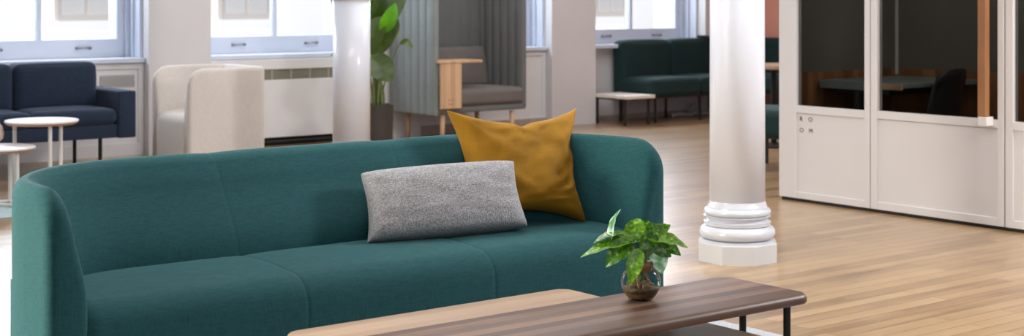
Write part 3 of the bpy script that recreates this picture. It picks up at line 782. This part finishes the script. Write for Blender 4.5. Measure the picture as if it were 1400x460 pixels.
tb = obj('tablet', box(BM(), on_y(603, PY0 - .045).x - PX0, on_y(631.5, PY0 - .045).x - PX0, -.045, -.020, .305, .70, .003, 1), M['oak'], pod); tb['label'] = 'oak side tablet'
bm = BM(); box(bm, on_y(601, PY0 - .05).x - PX0, on_y(660, PY0 - .05).x - PX0, -.05, .24, .70, .722, .004, 2); obj('tablet_top', bm, M['oak'], tb)
for a in (0, 1):
    for b in (0, 1): obj('cable_hole', box(BM(), .13 + a * .035, .142 + a * .035, -.0465, -.044, .34 + b * .035, .352 + b * .035), M['handlewood'], tb)

# ============================================================ TALL LEAFY PLANT
ppx, ppy = on_y(514, 10.25).x, 10.25
fl = thing('potted_banana_plant', 'tall broad-leaved plant in a dark planter between the slim column and the high-backed chair', 'plant', (ppx, ppy, 0))
bm = BM(); lathe(bm, [(.125, 0), (.135, .01), (.142, .39), (.142, .405), (.128, .405), (.124, .37), (.001, .37)], 40); obj('planter', bm, M['planter'], fl, auto=40)
bm = BM(); lathe(bm, [(.001, .34), (.123, .34), (.12, .378), (.001, .385)], 24); obj('soil', bm, M['soil'], fl)
D0 = ppx * ST + ppy * CT; fo = Vector((ppx, ppy, 0))
BL = [ # base px, tip px, width px, d offsets, mat, twist, hint face camera
 ((510, 40), (556, -34), 40, 0, .1, 'bigleaf', .3), ((509, 30), (516, -50), 46, .1, .15, 'bigleaf', -.2),
 ((522, 44), (541, 4), 22, -.12, -.12, 'limeleaf', .5), ((506, 74), (545, 26), 30, -.05, -.1, 'bigleaf', .2),
 ((498, 66), (526, 22), 34, -.1, -.1, 'bigleaf', .0), ((524, 58), (546, 30), 18, .0, .0, 'bigleaf', .9),
 ((505, 78), (536, 112), 38, -.15, -.2, 'bigleaf', -.2), ((512, 90), (520, 62), 20, .15, .15, 'limeleaf', .1),
 ((490, 40), (450, -20), 34, 0, 0, 'bigleaf', .2), ((495, 70), (452, 76), 26, .05, .1, 'limeleaf', .2), ((500, 20), (528, -10), 30, .2, .2, 'limeleaf', 0)]
for i, (b, t, w, db, dt, mm, tw) in enumerate(BL):
    pb = at_d(b[0], b[1], D0 + db) - fo; pt = at_d(t[0], t[1], D0 + dt) - fo
    lf = obj('leaf', leaf(pb, pt, w * D0 / F, .08, .2, (-fwd + Vector((0, 0, .3))).normalized(), False, 16, 6, tw, .02), M[mm], fl, smooth=True)
    s0 = Vector(((i % 4 - 1.5) * .035 + .01, ((i * 7) % 5 - 2) * .02, .37))
    bm = BM(); tube(bm, bez(s0, (s0.x * 1.3, s0.y, pb.z * .7), pb + (pt - pb) * .03, 10), [.009] * 5 + [.007] * 3 + [.005] * 3, 8); obj('stem', bm, M['stem'], lf, smooth=True)
# arching narrow leaf reaching right
a0 = at_d(533, 76, D0 - .02) - fo; a1 = at_d(544, 52, D0 - .1) - fo; a2 = at_d(561, 57, D0 - .15) - fo; a3 = at_d(565, 66, D0 - .15) - fo
lf = obj('leaf', leaf(at_d(547, 58, D0 - .1) - fo, a3, 12 * D0 / F, .25, .2, (-fwd * .6 + Vector((0, 0, 1))).normalized(), False, 14, 5, .3, .02), M['bigleaf'], fl, smooth=True)
bm = BM(); tube(bm, bez(Vector((.03, 0, .37)), a0, at_d(549, 57, D0 - .1) - fo, 12), .005, 8); obj('stem', bm, M['stem'], lf, smooth=True)

# ============================================================ DARK GREEN SOFA AND BENCH TABLE
def module(x0, y0, y1, name, label, wds=(.70, .70), rot=0, legs=None, group=None):
    t = thing(name, label, 'sofa', (x0, y0, 0), rot, group); d = y1 - y0
    tot = sum(wds)
    for k, wd in enumerate(wds):
        x = sum(wds[:k])
        obj('seat', cushion(x + .002, x + wd - .002, 0, d - .08, .265, .445, .05, 0, .0, .015), M['greentop'], t, smooth=True)
        o = obj('backrest', cushion(x + .002, x + wd - .002, d - .17, d, .262, .82, .05, 0, .02, .012), M['darkgreen'], t, smooth=True)
    bm = BM(); box(bm, .01, tot - .01, .04, d - .03, .25, .268); obj('under_frame', bm, M['darkmetal'], t)
    for x in (legs or [.03, tot / 2, tot - .03]):
        for y in (.06, d - .06):
            bm = BM(); box(bm, x - .010, x + .010, y - .010, y + .010, 0, .255); obj('leg', bm, M['darkmetal'], t)
    return t
module(10.37, 10.90, 11.52, 'modular_sofa', 'dark green armless sofa on slim legs beside the low white bench by the far window', (.70, .73), 0, [.09, .72, 1.37])
bt = thing('bench_table', 'low white-topped bench with thin dark legs at the left end of the dark green sofa', 'bench', (10.0, 10.86, 0))
obj('tabletop', box(BM(), -.03, .345, -.02, .52, .265, .298, .004, 2), mat('bench_top_cream', (232, 222, 212), .45), bt)
for x in (.0, .315):
    for y in (.05, .46): obj('leg', box(BM(), x - .009, x + .011, y - .009, y + .011, 0, .25), M['darkmetal'], bt)
obj('under_frame', box(BM(), -.02, .33, .0, .5, .25, .266), M['darkmetal'], bt)
# further modules seen in the gap between column and booth
module(11.82, 11.27, 11.74, 'modular_sofa', 'dark green sofa unit glimpsed against the salmon wall between column and booth', (.66, .66), -PI / 2)
# cafe table and pouf in the gap
tp = on_h(1058, 88, .70)
ct = thing('cafe_table', 'small wood-topped cafe table glimpsed between the white column and the booth', 'table', (tp.x, tp.y, 0))
bm = BM(); lathe(bm, [(.28, .665), (.30, .672), (.30, .69), (.295, .70)], 40); obj('tabletop', bm, M['lightoak'], ct, auto=40)
bm = BM(); lathe(bm, [(.025, .01), (.025, .668)], 20); obj('pedestal', bm, M['blackmetal'], ct)
bm = BM(); lathe(bm, [(.22, 0), (.22, .012), (.03, .03)], 32); obj('base', bm, M['blackmetal'], ct, auto=40)
pf = on_h(1064, 150, .44)
ot = thing('upholstered_stool', 'dark green upholstered stool glimpsed beside the booth end', 'stool', (pf.x, pf.y, 0), .2)
obj('seat', cushion(-.3, .3, -.3, .3, .25, .45, .05, 0, 0, .015), M['greentop'], ot, smooth=True)
for x in (-.24, .24):
    for y in (-.24, .24): obj('leg', box(BM(), x - .01, x + .01, y - .01, y + .01, 0, .255), M['darkmetal'], ot)
bm = BM(); box(bm, 11.75, 11.95, 8.2, 10.4, 0.1, .36, .01, 1)
# cables on the floor under the dark sofa
random.seed(3)
for q, lb in enumerate(('coiled white cable on the floor beneath the dark green sofa, nearer the bench', 'looped white cable beneath the dark green sofa, nearest the round column')):
    p0 = on_h(926 + 27 * q, 160 - 2 * q, 0); pts = []
    for k in range(60):
        a = k * .42; rr = .05 + .03 * math.sin(k * .9)
        pts.append((p0.x + rr * math.cos(a) + k * .003, p0.y + .05 + rr * math.sin(a) * .7, .012 + (.08 * q + .02) * (.5 + .5 * math.sin(a))))
    pts = [(p0.x - .09, p0.y - .02, .008)] + pts
    bm = BM(); tube(bm, pts, .006, 6); tag(obj('power_cable', bm, M['cable'], smooth=True), lb, 'cable')

# ============================================================ MEETING BOOTH
BX = 7.21
def by(px): return on_x(px, BX).y
Y0 = by(1065); yA = by(1088.5); yB = by(1181.5); yS = by(1190); yC = by(1199.5); yD = by(1364); yE = by(1373.5); yF = by(1385); YE = 3.2
BD = 1.12; ZT2 = 2.2
bt_ = thing('meeting_booth', 'warm white glazed meeting booth with letters on its lower panel at the right', 'booth', (BX, 0, 0))
def P_(name, args, m, parent=bt_, **k): 
    bm = BM()
    for a in args: box(bm, *a, k.get('bev', .002), 1)
    return obj(name, bm, m, parent)
z_r0, z_r1, z_b = .555, .602, .02
# fixed panel left
P_('frame', [(0, .05, yA, Y0, z_b, ZT2), (0, .05, yS + .003, yB, z_b, ZT2), (0, .05, yB, yA, z_r0, z_r1), (0, .05, yB, yA, z_b, .062), (0, .05, yB, yA, ZT2 - .1, ZT2)], M['booth'])
P_('lower_panel', [(.009, .04, yB - .002, yA + .002, .06, z_r0 + .001)], M['booth'])
P_('glass_pane', [(.02, .026, yB, yA, z_r1, ZT2 - .1)], M['boothglass'], bev=0)
dr = P_('door', [(-.002, .048, yC, yS - .003, z_b, ZT2 - .02), (-.002, .048, yE + .003, yD, z_b, ZT2 - .02), (-.002, .048, yD, yC, z_r0 + .004, z_r1 + .004), (-.002, .048, yD, yC, z_b, .066), (-.002, .048, yD, yC, ZT2 - .12, ZT2 - .02)], M['booth'])
P_('door_panel', [(.007, .04, yD - .002, yC + .002, .06, z_r0 + .002)], M['booth'], dr)
P_('glass_pane', [(.02, .026, yD, yC, z_r1, ZT2 - .12)], M['boothglass'], dr, bev=0)
h0, h1 = by(1358), by(1347)
P_('handle', [(-.062, -.022, h0 + .008, h1 + .008, .62, 1.9)], M['handlewood'], dr, bev=.003)
P_('handle_bracket', [(-.064, .0, h0 - .002, h1 + .006, .572, .622)], M['whitemetal'], dr, bev=.003)
P_('handle_bracket', [(-.064, .0, h0 - .002, h1 + .006, 1.9, 1.95)], M['whitemetal'], dr, bev=.003)
P_('frame', [(0, .05, yF, yE - .003, z_b, ZT2), (0, .05, YE, YE + .06, z_b, ZT2), (0, .05, YE, yF, z_r0, z_r1), (0, .05, YE, yF, z_b, .062), (0, .05, YE, yF, ZT2 - .1, ZT2)], M['booth'])
P_('lower_panel', [(.009, .04, YE, yF + .002, .06, z_r0 + .001)], M['booth'])
P_('glass_pane', [(.02, .026, YE, yF, z_r1, ZT2 - .1)], M['boothglass'], bev=0)
P_('side_wall', [(.05, BD + .06, Y0 - .05, Y0, z_b, ZT2), (.05, BD + .06, YE, YE + .05, z_b, ZT2)], M['booth'])
P_('back_wall', [(BD, BD + .06, YE, Y0, z_b, ZT2)], M['booth'])
P_('roof', [(0, BD + .06, YE, Y0, ZT2, ZT2 + .08)], M['booth'])
P_('inner_floor', [(.05, BD, YE, Y0 - .05, z_b, .04)], M['dark'])
P_('plinth', [(.012, BD, YE, Y0 - .012, 0, .022)], M['dark'])  # near-black slab stands in for the shadow gap under the booth body
# interior linings
yi = Y0 - .05
P_('felt_lining', [(.06, BD - .012, yi - .012, yi, .80, ZT2)], M['boothgrey'], bev=0)
P_('felt_lining', [(BD - .012, BD, YE + .05, yi - .012, .80, ZT2)], M['boothgrey'], bev=0)
P_('wood_lining', [(.06, BD - .016, yi - .016, yi, .04, .80)], M['boothwood2'], bev=0)
P_('wood_lining', [(BD - .016, BD, YE + .05, yi - .016, .04, .80)], M['boothwood'], bev=0)
P_('corner_strip', [(BD - .034, BD - .016, yi - .030, yi - .016, .76, ZT2)], M['whitemetal'], bev=0)
# printed letters
def letter(ch, px, py):
    cu = bpy.data.curves.new('letter', 'FONT'); cu.body = ch; cu.size = .040; cu.extrude = .0006; cu.align_x = 'CENTER'; cu.align_y = 'CENTER'
    to = bpy.data.objects.new('tmp', cu); C.objects.link(to); bpy.context.view_layer.update()
    me = bpy.data.meshes.new_from_object(to.evaluated_get(bpy.context.evaluated_depsgraph_get())); bpy.data.objects.remove(to)
    o = bpy.data.objects.new('letter', me); C.objects.link(o); me.materials.clear(); me.materials.append(M['ink'])
    p = on_x(px, BX + .008, py); o.parent = bt_; o.location = (.0076, p.y, p.z); o.rotation_euler = (PI / 2, 0, -PI / 2)
    o['label'] = 'letter ' + ch + ' printed on the lower panel'
for ch, px, py in (('R', 1095.5, 163), ('O', 1108, 164), ('O', 1096, 178.5), ('M', 1108.5, 179.5)): letter(ch, px, py)
# table and chair inside
dk = thing('booth_desk', 'grey-topped desk with wooden edge inside the dark glazed booth', 'desk', (BX, 5.5, 0))
obj('tabletop', box(BM(), .30, BD - .03, .20, .84, .722, .752, .005, 2), M['desk'], dk)
obj('front_panel', box(BM(), .285, .305, .42, .84, .700, .750, .002, 1), M['desk'], dk)
obj('wood_edge', box(BM(), .285, .305, .20, .418, .712, .748, .002, 1), M['oak'], dk)
obj('under_tray', box(BM(), .36, .8, .35, .80, .67, .721, .006, 2), M['darkmetal'], dk)
bm = BM(); tube(bm, [(.38, .6, .05), (.38, .6, .68)], .035, 20); obj('leg', bm, M['darkmetal'], dk, auto=40)
bm = BM(); box(bm, .25, .55, .44, .80, .042, .07, .005, 1); obj('foot', bm, M['darkmetal'], dk)
sc_ = thing('shell_chair', 'black shell-backed chair behind the glass door of the booth', 'chair', (BX + .62, 5.84, .02), .1)
bm = BM()
G = []
for i in range(13):
    t = i / 12; row = []
    for j in range(13):
        b = j / 12 * 2 - 1
        w = .175 + .03 * math.sin(PI * min(1, t * 1.1))
        z = .42 + (t - .35) / .65 * .40 if t > .35 else .42 + .03 * (.35 - t)
        yy = -.20 + .42 * (t / .35) if t < .35 else .22 + .08 * (t - .35) / .65
        yy -= .05 * b * b * (1 if t > .35 else 0); z += .03 * b * b * (1 if t <= .35 else 0) - (.06 * b ** 4 if t > .9 else 0)
        row.append(Vector((b * w, -yy, z)))
    G.append(row)
V = [[bm.verts.new(p) for p in r] for r in G]
for i in range(12):
    for j in range(12): bm.faces.new((V[i][j], V[i][j + 1], V[i + 1][j + 1], V[i + 1][j]))
sh = obj('seat_shell', bm, M['chairblack'], sc_, smooth=True); md = sh.modifiers.new('thick', 'SOLIDIFY'); md.thickness = .014
bm = BM(); tube(bm, [(0, 0, .08), (0, 0, .42)], .022, 12); obj('post', bm, M['blackmetal'], sc_)
for k in range(4):
    a = PI / 4 + k * PI / 2; bm = BM(); tube(bm, [(0, 0, .09), (.25 * math.cos(a), .25 * math.sin(a), .02)], .014, 8); obj('leg', bm, M['blackmetal'], sc_)

# ============================================================ LIGHT
w = bpy.data.worlds.new('w'); bpy.context.scene.world = w; w.use_nodes = True
bg = w.node_tree.nodes['Background']; bg.inputs['Color'].default_value = (.78, .88, 1.0, 1); bg.inputs['Strength'].default_value = .5
def area(name, loc, target, size, energy, col, sy=None, spread=180):
    l = bpy.data.lights.new(name, 'AREA'); l.energy = energy; l.color = col; l.shape = 'RECTANGLE'; l.size = size; l.size_y = sy or size; l.spread = math.radians(spread)
    o = bpy.data.objects.new(name, l); C.objects.link(o); o.location = loc
    o.rotation_euler = (Vector(target) - Vector(loc)).to_track_quat('-Z', 'Y').to_euler(); return o
area('right_daylight', (6.9, 2.4, 2.5), (2.8, 4.5, .5), .75, 185, (1, .98, .97), .75)
area('left_arm_fill', (-1.3, 5.5, 1.3), (1.6, 4.35, .4), 1.3, 66, (1, .93, .8), 1.0, 70)  # added panel for left window light, beamed at the sofa's left arm
area('ceiling_fill', (3.1, 5.3, 3.2), (3.1, 5.3, 0), 3.0, 115, (.95, .98, 1), 1.2)  # added overhead fill, no known fitting; lifts the sofa seat
area('ceiling_fill', (7.6, 8.8, 3.2), (7.6, 8.8, 0), 5.0, 125, (.95, .98, 1), 3.0)  # second added overhead fill, for the darker back right of the room
area('camera_side_fill', (-.5, -2.5, 3.0), (3.5, 6.0, .5), 3.0, 75, (.97, .98, 1), 2.0)  # unseen soft fill added behind the camera
area('booth_fill', (BX + .55, 5.0, 2.15), (BX + .55, 5.0, 0), .5, 9, (1, .95, .9), 1.5)  # unseen fill added to brighten the booth interior
for i, (a, b) in enumerate(bays):      # sky seen through the upper half of every window
    area('window_skylight', ((a + b) / 2, 12.15, 2.1), ((a + b) / 2, 8.0, .9), (b - a) * .9, 85, (.86, .93, 1), .85)

# ============================================================ CAMERA
cam = bpy.data.cameras.new('camera'); co = bpy.data.objects.new('camera', cam); C.objects.link(co)
co.location = (0, 0, H0); co.rotation_euler = (PI / 2, 0, -TH)
cam.sensor_fit = 'HORIZONTAL'; cam.sensor_width = 36; cam.lens = 36 * F / 1400; cam.shift_y = -238 / 1400; cam.clip_end = 100
cam.dof.use_dof = True; cam.dof.focus_distance = 5.1; cam.dof.aperture_fstop = 4.5
bpy.context.scene.camera = co
vs = bpy.context.scene.view_settings; vs.view_transform = 'Standard'; vs.look = 'None'; vs.exposure = -.18; vs.gamma = 1
try: bpy.context.scene.cycles.use_denoising = True
except Exception: pass
